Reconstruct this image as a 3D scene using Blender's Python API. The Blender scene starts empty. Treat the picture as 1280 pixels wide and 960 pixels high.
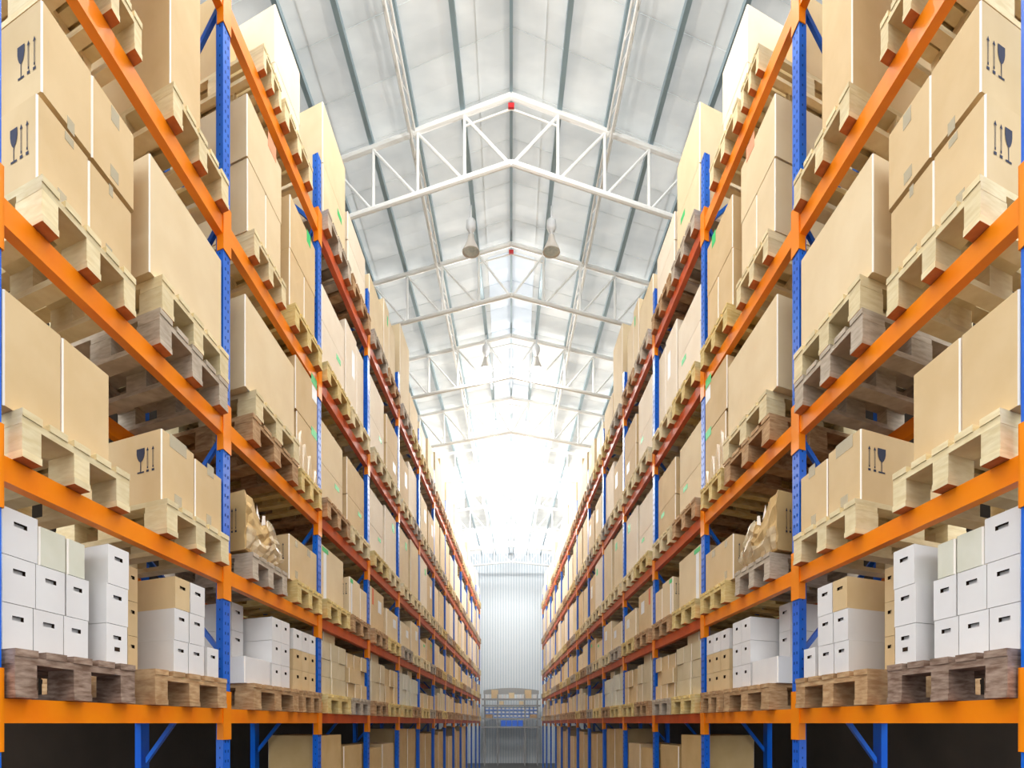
import bpy, math, random
from mathutils import Vector

SC = bpy.context.scene
COL = SC.collection

# ------------------------------------------------------------------ camera, world, exposure
EYE = 1.5                      # lens height above the floor, metres
FPX = 800.0                    # focal length in pixels of a 1280 wide frame
cam_d = bpy.data.cameras.new('camera')
cam_d.sensor_width = 36.0
cam_d.lens = FPX / 1280.0 * 36.0
cam_d.shift_x = 1.0 / 1280.0
cam_d.shift_y = 424.0 / 1280.0
cam_d.clip_start = 0.05
cam_d.clip_end = 200.0
cam = bpy.data.objects.new('camera', cam_d)
COL.objects.link(cam)
cam.location = (0, 0, EYE)
cam.rotation_euler = (math.radians(90), 0, 0)
SC.camera = cam

WORLD_STRENGTH = 1.3
LAMP_POWER = 95.0
ROOF_SHINE = 0.21             # share of daylight the roof sheets let through
SKYLIGHT_SHINE = 0.95
HAZE = 0.011
world = bpy.data.worlds.new('sky')
SC.world = world
world.use_nodes = True
bg = world.node_tree.nodes['Background']
bg.inputs['Color'].default_value = (0.93, 0.97, 1.0, 1)
bg.inputs['Strength'].default_value = WORLD_STRENGTH

SC.view_settings.view_transform = 'Standard'
SC.view_settings.look = 'None'
SC.view_settings.gamma = 1.0
SC.view_settings.use_curve_mapping = False
SC.view_settings.exposure = 1.1

# ------------------------------------------------------------------ materials
def lin1(v):
    v /= 255.0
    return v / 12.92 if v <= 0.04045 else ((v + 0.055) / 1.055) ** 2.4

def rgb(r, g, b):
    return (lin1(r), lin1(g), lin1(b), 1.0)

MATS = {}

def mat(name, c, c2=None, rough=0.6, metal=0.0, scale=8.0, stretch=(1, 1, 1), vary=0.0, bump=0.0,
        emit=0.0, alpha=1.0, spec=0.4, detail=4.0, lo=0.35, hi=0.7):
    """procedural surface: noise between two colours, plus a per-object shift of brightness"""
    m = bpy.data.materials.new(name)
    m.use_nodes = True
    nt = m.node_tree
    b = nt.nodes['Principled BSDF']
    b.inputs['Roughness'].default_value = rough
    b.inputs['Metallic'].default_value = metal
    b.inputs['Specular IOR Level'].default_value = spec
    out = None
    if c2 is not None or bump:
        tc = nt.nodes.new('ShaderNodeTexCoord')
        mp = nt.nodes.new('ShaderNodeMapping')
        mp.inputs['Scale'].default_value = stretch
        nt.links.new(tc.outputs['Object'], mp.inputs['Vector'])
        oi0 = nt.nodes.new('ShaderNodeObjectInfo')
        ad = nt.nodes.new('ShaderNodeVectorMath'); ad.operation = 'ADD'
        sc = nt.nodes.new('ShaderNodeVectorMath'); sc.operation = 'SCALE'
        nt.links.new(oi0.outputs['Location'], sc.inputs[0]); sc.inputs['Scale'].default_value = 1.7
        nt.links.new(mp.outputs['Vector'], ad.inputs[0]); nt.links.new(sc.outputs[0], ad.inputs[1])
        no = nt.nodes.new('ShaderNodeTexNoise')
        no.inputs['Scale'].default_value = scale
        no.inputs['Detail'].default_value = detail
        nt.links.new(ad.outputs[0], no.inputs['Vector'])
        rp = nt.nodes.new('ShaderNodeValToRGB')
        rp.color_ramp.elements[0].position = lo
        rp.color_ramp.elements[1].position = hi
        rp.color_ramp.elements[0].color = c
        rp.color_ramp.elements[1].color = c2 or c
        nt.links.new(no.outputs['Fac'], rp.inputs['Fac'])
        out = rp.outputs['Color']
        if bump:
            bp = nt.nodes.new('ShaderNodeBump')
            bp.inputs['Strength'].default_value = bump
            bp.inputs['Distance'].default_value = 0.004
            nt.links.new(no.outputs['Fac'], bp.inputs['Height'])
            nt.links.new(bp.outputs['Normal'], b.inputs['Normal'])
    if vary:
        oi = nt.nodes.new('ShaderNodeObjectInfo')
        mr = nt.nodes.new('ShaderNodeMapRange')
        mr.inputs['To Min'].default_value = 1.0 - vary
        mr.inputs['To Max'].default_value = 1.0 + vary * 0.6
        nt.links.new(oi.outputs['Random'], mr.inputs['Value'])
        hv = nt.nodes.new('ShaderNodeHueSaturation')
        nt.links.new(mr.outputs['Result'], hv.inputs['Value'])
        if out is not None:
            nt.links.new(out, hv.inputs['Color'])
        else:
            hv.inputs['Color'].default_value = c
        out = hv.outputs['Color']
    if out is not None:
        nt.links.new(out, b.inputs['Base Color'])
    else:
        b.inputs['Base Color'].default_value = c
    if emit:
        b.inputs['Emission Color'].default_value = c
        b.inputs['Emission Strength'].default_value = emit
    if alpha < 1:
        b.inputs['Alpha'].default_value = alpha
    m.diffuse_color = c
    MATS[name] = m
    return m

mat('kraft', rgb(211, 182, 136), rgb(219, 192, 148), rough=0.75, scale=5, vary=0.05, spec=0.2)
mat('kraft_pale', rgb(224, 201, 161), rgb(230, 209, 171), rough=0.75, scale=5, vary=0.05, spec=0.2)
mat('kraft_deep', rgb(200, 166, 112), rgb(210, 178, 126), rough=0.75, scale=6, vary=0.06, spec=0.2)
mat('kraft_cream', rgb(236, 220, 196), rgb(242, 228, 206), rough=0.75, scale=5, vary=0.04, spec=0.2)  # paler board; overexposure on high and far cartons is also in this colour
mat('carton_white', rgb(226, 222, 219), rgb(232, 229, 226), rough=0.6, scale=5, vary=0.04, spec=0.25)
mat('carton_sage', rgb(214, 212, 192), rgb(224, 222, 206), rough=0.45, scale=7, vary=0.05)
mat('carton_buff', rgb(206, 188, 150), rgb(216, 200, 166), rough=0.6, scale=6, vary=0.06)
mat('paper_edge', rgb(240, 230, 218), rough=0.7, spec=0.2)
mat('hole_shade', rgb(56, 40, 28), rough=0.9, spec=0.1)  # nearly black: shade inside the hand holes is put into the colour
mat('tape_clear', rgb(214, 204, 176), rough=0.3, alpha=0.5)
mat('tape_brown', rgb(130, 102, 70), rough=0.35)
mat('ink', rgb(38, 42, 66), rough=0.7)
mat('sticker_green', rgb(60, 200, 110), rough=0.5)
mat('sticker_white', rgb(236, 238, 240), rough=0.5)
mat('sticker_orange', rgb(240, 160, 120), rough=0.5)
mat('sticker_red', rgb(222, 96, 40), rough=0.5)
mat('film_thin', rgb(226, 208, 172), rough=0.3, alpha=0.22)
mat('film', rgb(232, 216, 184), rgb(214, 190, 148), rough=0.2, alpha=0.5, spec=0.6, scale=12)
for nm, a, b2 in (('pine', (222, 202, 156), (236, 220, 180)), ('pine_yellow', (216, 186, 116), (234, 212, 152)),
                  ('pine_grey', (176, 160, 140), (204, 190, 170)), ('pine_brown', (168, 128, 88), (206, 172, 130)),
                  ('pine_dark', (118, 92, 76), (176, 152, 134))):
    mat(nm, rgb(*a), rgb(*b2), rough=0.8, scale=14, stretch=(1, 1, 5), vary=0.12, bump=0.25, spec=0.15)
mat('wood_bounce', rgb(190, 116, 66), rgb(208, 138, 86), rough=0.8, scale=20, vary=0.1, spec=0.15)  # warm bounce off the orange beams, painted under the board fronts
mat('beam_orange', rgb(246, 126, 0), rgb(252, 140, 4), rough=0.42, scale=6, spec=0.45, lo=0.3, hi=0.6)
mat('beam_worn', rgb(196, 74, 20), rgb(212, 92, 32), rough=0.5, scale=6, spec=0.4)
mat('sleeve', rgb(250, 140, 4), rough=0.42)
mat('post_blue', rgb(0, 92, 206), rgb(12, 106, 216), rough=0.4, scale=5, spec=0.5)
mat('slot_dark', rgb(10, 22, 56), rough=0.8)
mat('truss_white', rgb(250, 250, 247), rough=0.45)
mat('purlin', rgb(150, 172, 182), rough=0.35, metal=0.25)
mat('roof_base', rgb(150, 150, 148), rough=0.8)
def translucent(name, share, c, c2, vary=0.05):
    m = mat(name, c, c2, rough=0.5, scale=1.6, stretch=(1, 1.6, 1), vary=vary, spec=0.3)
    nt = m.node_tree
    b = nt.nodes['Principled BSDF']
    tr = nt.nodes.new('ShaderNodeBsdfTranslucent')
    nt.links.new(b.inputs['Base Color'].links[0].from_socket, tr.inputs['Color'])
    mx = nt.nodes.new('ShaderNodeMixShader'); mx.inputs['Fac'].default_value = share
    nt.links.new(b.outputs[0], mx.inputs[1]); nt.links.new(tr.outputs[0], mx.inputs[2])
    nt.links.new(mx.outputs[0], nt.nodes['Material Output'].inputs['Surface'])
translucent('roof_sheet', ROOF_SHINE, rgb(204, 207, 206), rgb(230, 231, 228))
translucent('skylight', SKYLIGHT_SHINE, rgb(248, 250, 252), rgb(252, 253, 255), 0.0)
translucent('skylight_soft', ROOF_SHINE * 1.6, rgb(206, 214, 222), rgb(226, 232, 238))
mat('wall_sheet', rgb(206, 218, 225), rgb(212, 222, 229), rough=0.5, scale=3)
mat('wall_rib', rgb(240, 244, 246), rough=0.5)  # whiter than the sheet: light catching the ribs is put into the colour
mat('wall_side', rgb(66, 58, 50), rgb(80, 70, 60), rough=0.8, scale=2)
mat('concrete', rgb(58, 57, 55), rgb(70, 69, 67), rough=0.5, scale=3)
mat('lamp_white', rgb(236, 238, 240), rough=0.4)
mat('lamp_shell', rgb(222, 214, 204), rough=0.35)
mat('lamp_glass', rgb(206, 222, 230), rgb(236, 244, 248), rough=0.1, scale=30)
mat('steel_grey', rgb(150, 150, 150), rough=0.5)
mat('bin_blue', rgb(70, 136, 222), rough=0.5)
mat('bin_bright', rgb(20, 110, 240), rough=0.5)
mat('red', rgb(204, 30, 36), rough=0.5)

# ------------------------------------------------------------------ frames of reference
K, WEDGE = 1.5323, 0.025         # rack face line: x = -(K - WEDGE*s)
UC, US = 0.9085, 0.4177          # direction of the cross members (into the rack)
SIDES = (('left', 1.0), ('right', -1.0))

def lin(sg, ds, dc, dz=0.0):
    return Vector((sg * (WEDGE * ds - UC * dc), ds + US * dc, dz))

def pos(sg, s, c, z):
    return Vector((sg * (-K + WEDGE * s - UC * c), s + US * c, z + EYE))

def s_of(x, c=0.0):              # station on the rack line from a measured column
    r = (x - 639.0) / FPX
    return (-K - UC * c - US * r * c) / (r - WEDGE)

def clear_of_posts(s0, s1):      # goods stand between the uprights
    for q in (1.79, 3.225, 4.685):
        if s0 < q + 0.08 and s1 > q:
            if (s0 + s1) / 2 < q: s1 = q - 0.014
            else: s0 = q + 0.09
    return s0, s1

def c_of(x, s):                  # depth on an end face
    r = (x - 639.0) / FPX
    return ((-K + WEDGE * s) - r * s) / (UC + US * r)

def z_of(y, s, c=0.0):
    return (904.0 - y) * (s + US * c) / FPX

class MB:
    """a bmesh-like bag of faces in rack coordinates (s along, c across, z up)"""
    def __init__(self):
        self.v, self.f, self.m = [], [], []
    def face(self, pts, mi=0):
        n = len(self.v); self.v += [tuple(p) for p in pts]
        self.f.append(tuple(range(n, n + len(pts)))); self.m.append(mi)
    def mesh_part(self, vs, fs, mi=0):
        n = len(self.v); self.v += [tuple(p) for p in vs]
        for f in fs:
            self.f.append(tuple(i + n for i in f)); self.m.append(mi)
    def box(self, s0, s1, c0, c1, z0, z1, mi=0, mis=None):
        vs = [(s0, c0, z0), (s1, c0, z0), (s1, c1, z0), (s0, c1, z0), (s0, c0, z1), (s1, c0, z1), (s1, c1, z1), (s0, c1, z1)]
        fs = [(3, 2, 1, 0), (4, 5, 6, 7), (0, 1, 5, 4), (1, 2, 6, 5), (2, 3, 7, 6), (3, 0, 4, 7)]
        n = len(self.v); self.v += vs
        for k, f in enumerate(fs):
            self.f.append(tuple(i + n for i in f)); self.m.append(mis[k] if mis else mi)
    def prism(self, pts, z0, z1, mis):
        n = len(pts)
        vs = [(p[0], p[1], z0) for p in pts] + [(p[0], p[1], z1) for p in pts]
        fs = [tuple(range(n - 1, -1, -1)), tuple(range(n, 2 * n))] + [(i, (i + 1) % n, (i + 1) % n + n, i + n) for i in range(n)]
        b = len(self.v); self.v += vs
        for k, f in enumerate(fs):
            self.f.append(tuple(i + b for i in f)); self.m.append(mis[k])
    def build(self, name, sg, mats, world_space=False):
        me = bpy.data.meshes.new(name)
        vs = self.v if world_space else [tuple(lin(sg, *p)) for p in self.v]
        fs = self.f if (sg > 0 or world_space) else [tuple(reversed(f)) for f in self.f]
        me.from_pydata(vs, [], fs)
        for mm in mats:
            me.materials.append(MATS[mm])
        me.polygons.foreach_set('material_index', self.m)
        me.update()
        return me

def link(name, data, loc=(0, 0, 0), parent=None):
    o = bpy.data.objects.new(name, data)
    COL.objects.link(o)
    o.location = loc
    if parent is not None:
        o.parent = parent
    return o

def tag(o, label, cat, group=None, kind=None):
    if label: o['label'] = label
    if cat: o['category'] = cat
    if group: o['group'] = group
    if kind: o['kind'] = kind
    return o

# world-space bars (trusses, purlins, lamps)
def tube(mb, a, b, r, n=8, mi=0):
    a, b = Vector(a), Vector(b)
    d = (b - a).normalized()
    u = d.cross(Vector((0, 0, 1)))
    if u.length < 1e-4: u = Vector((1, 0, 0))
    u.normalize(); w = u.cross(d).normalized()
    ra = [a + (u * math.cos(t) + w * math.sin(t)) * r for t in [2 * math.pi * i / n for i in range(n)]]
    rb = [p + (b - a) for p in ra]
    fs = [(i, i + n, (i + 1) % n + n, (i + 1) % n) for i in range(n)] + [tuple(range(n)), tuple(range(2 * n - 1, n - 1, -1))]
    mb.mesh_part(ra + rb, fs, mi)

def bar(mb, a, b, w, h, mi=0):
    a, b = Vector(a), Vector(b)
    d = (b - a).normalized()
    u = d.cross(Vector((0, 0, 1))).normalized(); v = u.cross(d).normalized()
    ring = [u * (-w / 2) + v * (-h / 2), u * (w / 2) + v * (-h / 2), u * (w / 2) + v * (h / 2), u * (-w / 2) + v * (h / 2)]
    vs = [a + p for p in ring] + [b + p for p in ring]
    fs = [(3, 2, 1, 0), (4, 5, 6, 7), (0, 1, 5, 4), (1, 2, 6, 5), (2, 3, 7, 6), (3, 0, 4, 7)]
    mb.mesh_part(vs, fs, mi)

def lathe(mb, prof, n=20, mi=0):
    rings = []
    vs, fs = [], []
    for (r, z) in prof:
        rings.append([len(vs) + i for i in range(n)])
        vs += [(r * math.cos(2 * math.pi * i / n), r * math.sin(2 * math.pi * i / n), z) for i in range(n)]
    for a, b in zip(rings, rings[1:]):
        for i in range(n):
            fs.append((a[i], a[(i + 1) % n], b[(i + 1) % n], b[i]))
    mb.mesh_part(vs, fs, mi)

# ------------------------------------------------------------------ the building
ROOF_Z = 6.40
SKEW = 0.3676                    # the roof members run outward and back from the ridge
BACK_Y = 24.0

def roof_pt(sg, t, y, z):
    return Vector((-sg * t, y + SKEW * t, z - 0.015 * t + EYE))

m = MB(); m.box(-40, 40, -40, 27, -0.1, 0)
fl = link('floor', m.build('floor', 1, ['concrete'], True)); fl['kind'] = 'structure'
for sn, sg in SIDES:
    m = MB()
    a, b = pos(sg, 2.0, 2.1, 0), pos(sg, 24.5, 2.1, 0)
    q = [Vector((p.x, p.y, z)) for p in (a, b) for z in (0, ROOF_Z + EYE + 0.1)]
    off = Vector((-sg * 0.15, 0, 0))
    vs = q + [p + off for p in q]
    m.mesh_part(vs, [(0, 2, 3, 1), (4, 5, 7, 6), (0, 1, 5, 4), (2, 6, 7, 3), (1, 3, 7, 5), (0, 4, 6, 2)])
    w = link('wall_' + sn, m.build('wall_' + sn, 1, ['wall_side'], True)); w['kind'] = 'structure'

# back wall with vertical ribs
m = MB()
m.box(-6, 6, BACK_Y + 0.04, BACK_Y + 0.16, 0, ROOF_Z + EYE + 0.6)
wb = link('wall_back', m.build('wall_back', 1, ['wall_sheet'], True)); wb['kind'] = 'structure'
rib = MB(); rib.box(-0.024, 0.024, -0.06, 0.0, 0, ROOF_Z + EYE + 0.3)
rib_me = rib.build('wall_rib', 1, ['wall_rib'], True)
for i in range(34):
    link('wall_rib', rib_me, (-1.65 + i * 0.1, BACK_Y + 0.039, 0), wb)

# roof: an outer sheet with insulation panels under it
m = MB()
for sg in (1, -1):
    for t0, t1 in ((0.0, 0.02), (5.05, 5.25)):
        p = [roof_pt(sg, t0, 4.1, ROOF_Z + 0.03), roof_pt(sg, t1, 4.1, ROOF_Z + 0.03), roof_pt(sg, t1, 26.2, ROOF_Z + 0.03), roof_pt(sg, t0, 26.2, ROOF_Z + 0.03)]
        vs = p + [q + Vector((0, 0, 0.02)) for q in p]
        m.mesh_part(vs, [(0, 1, 2, 3), (7, 6, 5, 4), (0, 4, 5, 1), (1, 5, 6, 2), (2, 6, 7, 3), (3, 7, 4, 0)])
ce = link('ceiling', m.build('ceiling', 1, ['roof_base'], True)); ce['kind'] = 'structure'
rng = random.Random(4)
PITCH = 0.56
panel_cache = {}
NP = int((26.0 - 4.2) / PITCH)
for sn, sg in SIDES:
    for (t0, t1) in ((0.0, 0.32), (0.32, 1.9), (1.9, 3.4), (3.4, 5.1)):
        g = 0.003
        m = MB()
        y0, y1 = g, PITCH - g
        p = [roof_pt(sg, t0, y0, 0), roof_pt(sg, t1 + 0.012, y0, 0), roof_pt(sg, t1 + 0.012, y1, 0), roof_pt(sg, t0, y1, 0)]
        p = [Vector((q.x, q.y, q.z - EYE)) for q in p]
        # a shallow sag along the middle of the sheet
        mid = [(p[0] + p[3]) / 2 - Vector((0, 0, 0.012)), (p[1] + p[2]) / 2 - Vector((0, 0, 0.012))]
        lip = [q + Vector((0, 0, 0.02)) for q in p]
        vs = p + mid + lip
        fs = [(0, 1, 5, 4), (4, 5, 2, 3), (0, 6, 7, 1), (2, 8, 9, 3)]
        if sg > 0:
            fs = [tuple(reversed(f)) for f in fs]
        m.mesh_part(vs, fs)
        for mm in ('roof_sheet', 'skylight', 'skylight_soft'):
            panel_cache[(sg, t0, mm)] = m.build('roof_panel', 1, [mm], True)
        for i in range(NP):
            y = 4.2 + i * PITCH
            mm, nm = 'roof_sheet', 'roof_panel'
            if 15.2 < y < 17.2 or 20.0 < y < 24.0:
                mm, nm = 'skylight', 'skylight_panel'
            elif t0 == 0.0 and 8.6 < y < 15.2:
                mm, nm = 'skylight_soft', 'skylight_panel'
            link(nm, panel_cache[(sg, t0, mm)], (0, y, ROOF_Z + EYE - (0.008 if t0 in (0.32, 3.4) else 0) + rng.uniform(-0.002, 0.002)), ce)

# purlins
for sn, sg in SIDES:
    for k in range(0, 6):
        if k == 0 and sg < 0:
            continue
        p = 0.132 + 0.515 * k if k else 0.0
        w = WEDGE if k else 0.0
        m = MB()
        a = Vector((-sg * (p - w * 4.3), 4.3, ROOF_Z - 0.045 - 0.015 * p + EYE))
        b = Vector((-sg * (p - w * 24.0), 24.0, ROOF_Z - 0.045 - 0.015 * p + EYE))
        if k == 0:
            bar(m, a, b, 0.03, 0.05)
        else:
            # C section: web and two lips
            d = Vector((-sg * 0.022, 0, 0))
            bar(m, a, b, 0.012, 0.07)
            bar(m, a + d + Vector((0, 0, -0.03)), b + d + Vector((0, 0, -0.03)), 0.04, 0.01)
            bar(m, a + d + Vector((0, 0, 0.03)), b + d + Vector((0, 0, 0.03)), 0.04, 0.01)
        o = link('roof_purlin', m.build('roof_purlin', 1, ['purlin'], True))
        nth = ('ridge', 'first', 'second', 'third', 'fourth', 'fifth')[k]
        lab = 'blue grey steel purlin running along the roof ridge' if k == 0 else 'blue grey steel purlin, %s from the ridge, %s roof slope' % (nth, sn)
        tag(o, lab, 'roof beam', 'steel purlins under the roof sheets')

# trusses
ORD = ('first', 'second', 'third', 'fourth', 'fifth', 'sixth', 'seventh', 'eighth', 'ninth', 'tenth', 'eleventh', 'twelfth', 'thirteenth', 'fourteenth')
TR_Y = [6.43 + 1.985 * i for i in range(9)]
for i, ty in enumerate(TR_Y):
    root = link('roof_truss', None, (0, ty, EYE + 5.6))
    tag(root, 'white tubular roof truss, %s in line from the viewer' % ORD[i], 'roof truss', 'white trusses under the roof')
    base = Vector((0, ty, EYE + 5.6))
    TZ, BZ = 6.30, 5.63
    def part(name, a, b, r, n=8):
        mb = MB(); tube(mb, a - base, b - base, r, n)
        link(name, mb.build(name, 1, ['truss_white'], True), (0, 0, 0), root)
    for sg in (1, -1):
        part('top_chord', roof_pt(sg, 0, ty, TZ), roof_pt(sg, 4.6, ty, TZ), 0.034)
        part('bottom_chord', roof_pt(sg, 0, ty, BZ), roof_pt(sg, 4.6, ty, BZ), 0.03)
        ts = [0.0] + [((0.132 + 0.515 * k) - WEDGE * ty) / (1 + WEDGE * SKEW) for k in range(1, 8)]
        ts = [0.0] + [t for t in ts[1:] if t > 0.1]
        for k, t in enumerate(ts[1:], 1):
            part('web_post', roof_pt(sg, t, ty, TZ), roof_pt(sg, t, ty, BZ), 0.017, 6)
            part('web_diagonal', roof_pt(sg, t + 0.02, ty, TZ), roof_pt(sg, ts[k - 1] + 0.02, ty, BZ), 0.016, 6)
        # small stiffener near the ridge
        part('ridge_tie', roof_pt(sg, 0, ty, TZ - 0.13), roof_pt(sg, ts[1], ty, TZ - 0.13), 0.011, 6)
    mb = MB(); mb.box(-0.03, 0.03, -0.012, 0.012, 0.62, 0.665)
    if i < 2:
        link('red_marker', mb.build('red_marker', 1, ['red'], True), (0, -0.02, -0.06), root)['label'] = 'small red marker under the truss apex'

# lattice joists, one each side
for sn, sg in SIDES:
    root = link('lattice_joist', None, (0, 0, 0))
    p0 = 1.19
    def lp(y, dx, dz):
        return Vector((-sg * (p0 - WEDGE * y + dx), y, 6.22 + EYE + dz))
    for (dx, dz, nm) in ((0.0, 0.06, 'chord'), (0.065, 0.06, 'chord'), (0.032, -0.03, 'chord')):
        mb = MB(); tube(mb, lp(4.4, dx, dz), lp(23.9, dx, dz), 0.013, 6)
        link(nm, mb.build(nm, 1, ['truss_white'], True), (0, 0, 0), root)
    mb = MB()
    for k in range(78):
        y = 4.4 + k * 0.25
        tube(mb, lp(y, 0.0 if k % 2 else 0.065, 0.06), lp(y + 0.25, 0.065 if k % 2 else 0.0, 0.06), 0.006, 4)
        tube(mb, lp(y, 0.032, -0.03), lp(y + 0.25, 0.0 if k % 2 else 0.065, 0.06), 0.006, 4)
    link('lacing', mb.build('lacing', 1, ['truss_white'], True), (0, 0, 0), root)['kind'] = 'stuff'
    tag(root, 'white lattice joist with zigzag lacing along the %s roof slope' % sn, 'roof beam', 'lattice joists through the trusses')

# ------------------------------------------------------------------ pendant lamps
mb = MB(); lathe(mb, [(0.02, 0.2), (0.035, 0.19), (0.05, 0.12), (0.105, 0.0), (0.108, -0.012), (0.1, -0.01), (0.045, 0.115), (0.0, 0.13)], 24)
SHADE = mb.build('reflector', 1, ['lamp_shell'], True)
mb = MB(); lathe(mb, [(0.0, 0.41), (0.022, 0.405), (0.055, 0.37), (0.06, 0.29), (0.04, 0.245), (0.022, 0.24), (0.022, 0.2), (0.0, 0.2)], 16)
GEAR = mb.build('ballast_housing', 1, ['lamp_white'], True)
mb = MB(); lathe(mb, [(0.012, 0.41), (0.012, 0.56), (0.0, 0.56)], 8)
ROD = mb.build('hanger', 1, ['lamp_white'], True)
mb = MB(); lathe(mb, [(0.0, -0.004), (0.06, 0.0), (0.095, 0.004)], 20)
GLASS = mb.build('lens', 1, ['lamp_glass'], True)
for me in (SHADE, GEAR, ROD, GLASS):
    for p in me.polygons: p.use_smooth = True
LAMPS = [(2.4, 0.58, 5.75), (4.6, 0.54, 5.75), (7.8, 0.49, 5.75), (10.4, 0.41, 5.75), (13.0, 0.34, 5.75), (15.3, 0.27, 5.75), (17.9, 0.2, 5.75), (20.5, 0.17, 5.75)]  # two nearest pairs are unseen, added to light the near racks
for i, (y, x, z) in enumerate(LAMPS):
    for sn, sg in SIDES:
        if True:
            r = link('pendant_lamp', None, (-sg * x, y, z + EYE))
            for nm, me in (('reflector', SHADE), ('ballast_housing', GEAR), ('hanger', ROD), ('lens', GLASS)):
                link(nm, me, (0, 0, 0), r)
            tag(r, 'white bell shaped pendant lamp, %s pair along the hall, %s of the ridge' % (ORD[i], sn), 'lamp', 'pendant lamps under the roof')
            if 7.0 < y < 9.0:
                continue                      # the nearest pair in view is switched off
            ld = bpy.data.lights.new('lamp_light', 'POINT')
            ld.energy = LAMP_POWER * (0.35 if y < 5 else 0.07 if y < 9 else 0.32 if y < 12 else 0.65 if y < 14 else 0.9 if y < 16 else 1.0 if y < 19 else 0.35); ld.shadow_soft_size = 0.028; ld.color = (1.0, 0.97, 0.93)
            link('lamp_light', ld, (-sg * x, y, z + EYE - 0.06))

# ------------------------------------------------------------------ pallet racking
POST_S = [1.79] + [3.225 + 1.46 * k for k in range(13)]
BEAMS = [(0.0, 0.073), (0.71, 0.785), (1.46, 1.54), (2.465, 2.555), (3.61, 3.70)]
SHELF = ('lowest shelf', 'second shelf', 'third shelf', 'fourth shelf', 'top shelf')
POST_W, POST_D, RACK_D, POST_TOP = 0.075, 0.05, 0.62, 4.18

def post_mesh(sg):
    m = MB(); w, d, t = POST_W, POST_D, 0.008
    pts = [(0, 0), (w, 0), (w, d), (w - 0.018, d), (w - 0.018, d - t), (w - t, d - t), (w - t, t), (t, t), (t, d - t), (0.018, d - t), (0.018, d), (0, d)]
    # channel section, built from three strips so every face stays convex
    m.box(0, w, 0, t, -EYE, POST_TOP)
    m.box(0, t, t, d, -EYE, POST_TOP)
    m.box(w - t, w, t, d, -EYE, POST_TOP)
    return m.build('post', sg, ['post_blue'])

def slots_mesh(sg):
    m = MB()
    z = -0.4
    while z < POST_TOP - 0.03:
        for s in (0.022, 0.050):
            m.box(s, s + 0.006, -0.0012, 0.002, z, z + 0.014)
        for c in (0.02,):
            m.box(-0.0012, 0.002, c, c + 0.005, z + 0.02, z + 0.03)
        z += 0.05
    return m.build('slot', sg, ['slot_dark'])

def brace_mesh(sg, up):
    m = MB()
    c0, c1 = POST_D * 0.5, RACK_D - 0.02
    z0, z1 = (0, 0.555) if up else (0.555, 0)
    h, w = 0.018, 0.012
    vs = []
    for c, z in ((c0, z0), (c1, z1)):
        vs += [(0.03 - w, c, z - h), (0.03 + w, c, z - h), (0.03 + w, c, z + h), (0.03 - w, c, z + h)]
    m.mesh_part(vs, [(3, 2, 1, 0), (4, 5, 6, 7), (0, 1, 5, 4), (1, 2, 6, 5), (2, 3, 7, 6), (3, 0, 4, 7)])
    m2 = [tuple(reversed(f)) for f in m.f]
    m.f = m2
    return m.build('brace', sg, ['post_blue'])

def beam_mesh(sg, length, h, worn):
    m = MB()
    t = 0.045
    # stepped box beam
    m.box(0, length, 0, t, 0, h * 0.72)
    m.box(0, length, 0, t * 0.6, h * 0.72, h)
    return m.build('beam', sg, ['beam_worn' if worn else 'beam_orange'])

def sleeve_mesh(sg):
    m = MB()
    w = POST_W
    m.box(-0.004, w + 0.004, -0.006, -0.0015, -0.12, 0.125)
    m.box(-0.006, -0.0015, -0.006, POST_D * 0.8, -0.12, 0.125)
    m.box(w + 0.0015, w + 0.006, -0.006, POST_D * 0.8, -0.12, 0.125)
    return m.build('beam_sleeve', sg, ['sleeve'])

RACKS = {}
for sn, sg in SIDES:
    org = pos(sg, POST_S[0], 0, -EYE)
    rack = link('pallet_rack', None, org)
    tag(rack, 'tall blue and orange pallet rack along the %s side of the aisle' % sn, 'rack', 'pallet racks along the aisle')
    RACKS[sg] = rack
    def rl(s, c, z):
        return pos(sg, s, c, z) - org
    pm, sm, slm = post_mesh(sg), slots_mesh(sg), sleeve_mesh(sg)
    bu, bd = brace_mesh(sg, True), brace_mesh(sg, False)
    bcache = {}
    for k, s in enumerate(POST_S):
        p = link('post', pm, rl(s, 0, 0), rack)
        p['label'] = 'blue perforated upright post'
        if k < 5:
            q = link('slot', sm, (0, 0, 0), p); q['kind'] = 'stuff'; q['label'] = 'dark slots punched in the post'
        link('rear_post', pm, rl(s, RACK_D, 0), rack)
        nb = 8 if k < 6 else 6
        for j in range(nb):
            z = 0.35 - 0.555 * 1 + 0.555 * j
            link('brace', bu if j % 2 else bd, rl(s, 0, z), rack)
        for lv, (b0, b1) in enumerate(BEAMS):
            q = link('beam_sleeve', slm, (0, 0, EYE * 0 + (b0 + b1) / 2), p)
            q['label'] = 'orange beam end sleeve'
    for k in range(len(POST_S) - 1):
        s0, s1 = POST_S[k] + POST_W, POST_S[k + 1]
        for lv, (b0, b1) in enumerate(BEAMS):
            key = (round(s1 - s0, 3), round(b1 - b0, 3), k >= 2)
            if key not in bcache:
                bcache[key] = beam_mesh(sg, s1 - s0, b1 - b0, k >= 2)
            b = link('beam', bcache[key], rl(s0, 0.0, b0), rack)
            if k < 2: b['label'] = 'glossy orange load beam'
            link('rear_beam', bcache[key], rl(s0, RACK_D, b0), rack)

# ------------------------------------------------------------------ pallets
PAL_H = 0.147
PAL_D = 0.76
PCACHE = {}

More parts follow.
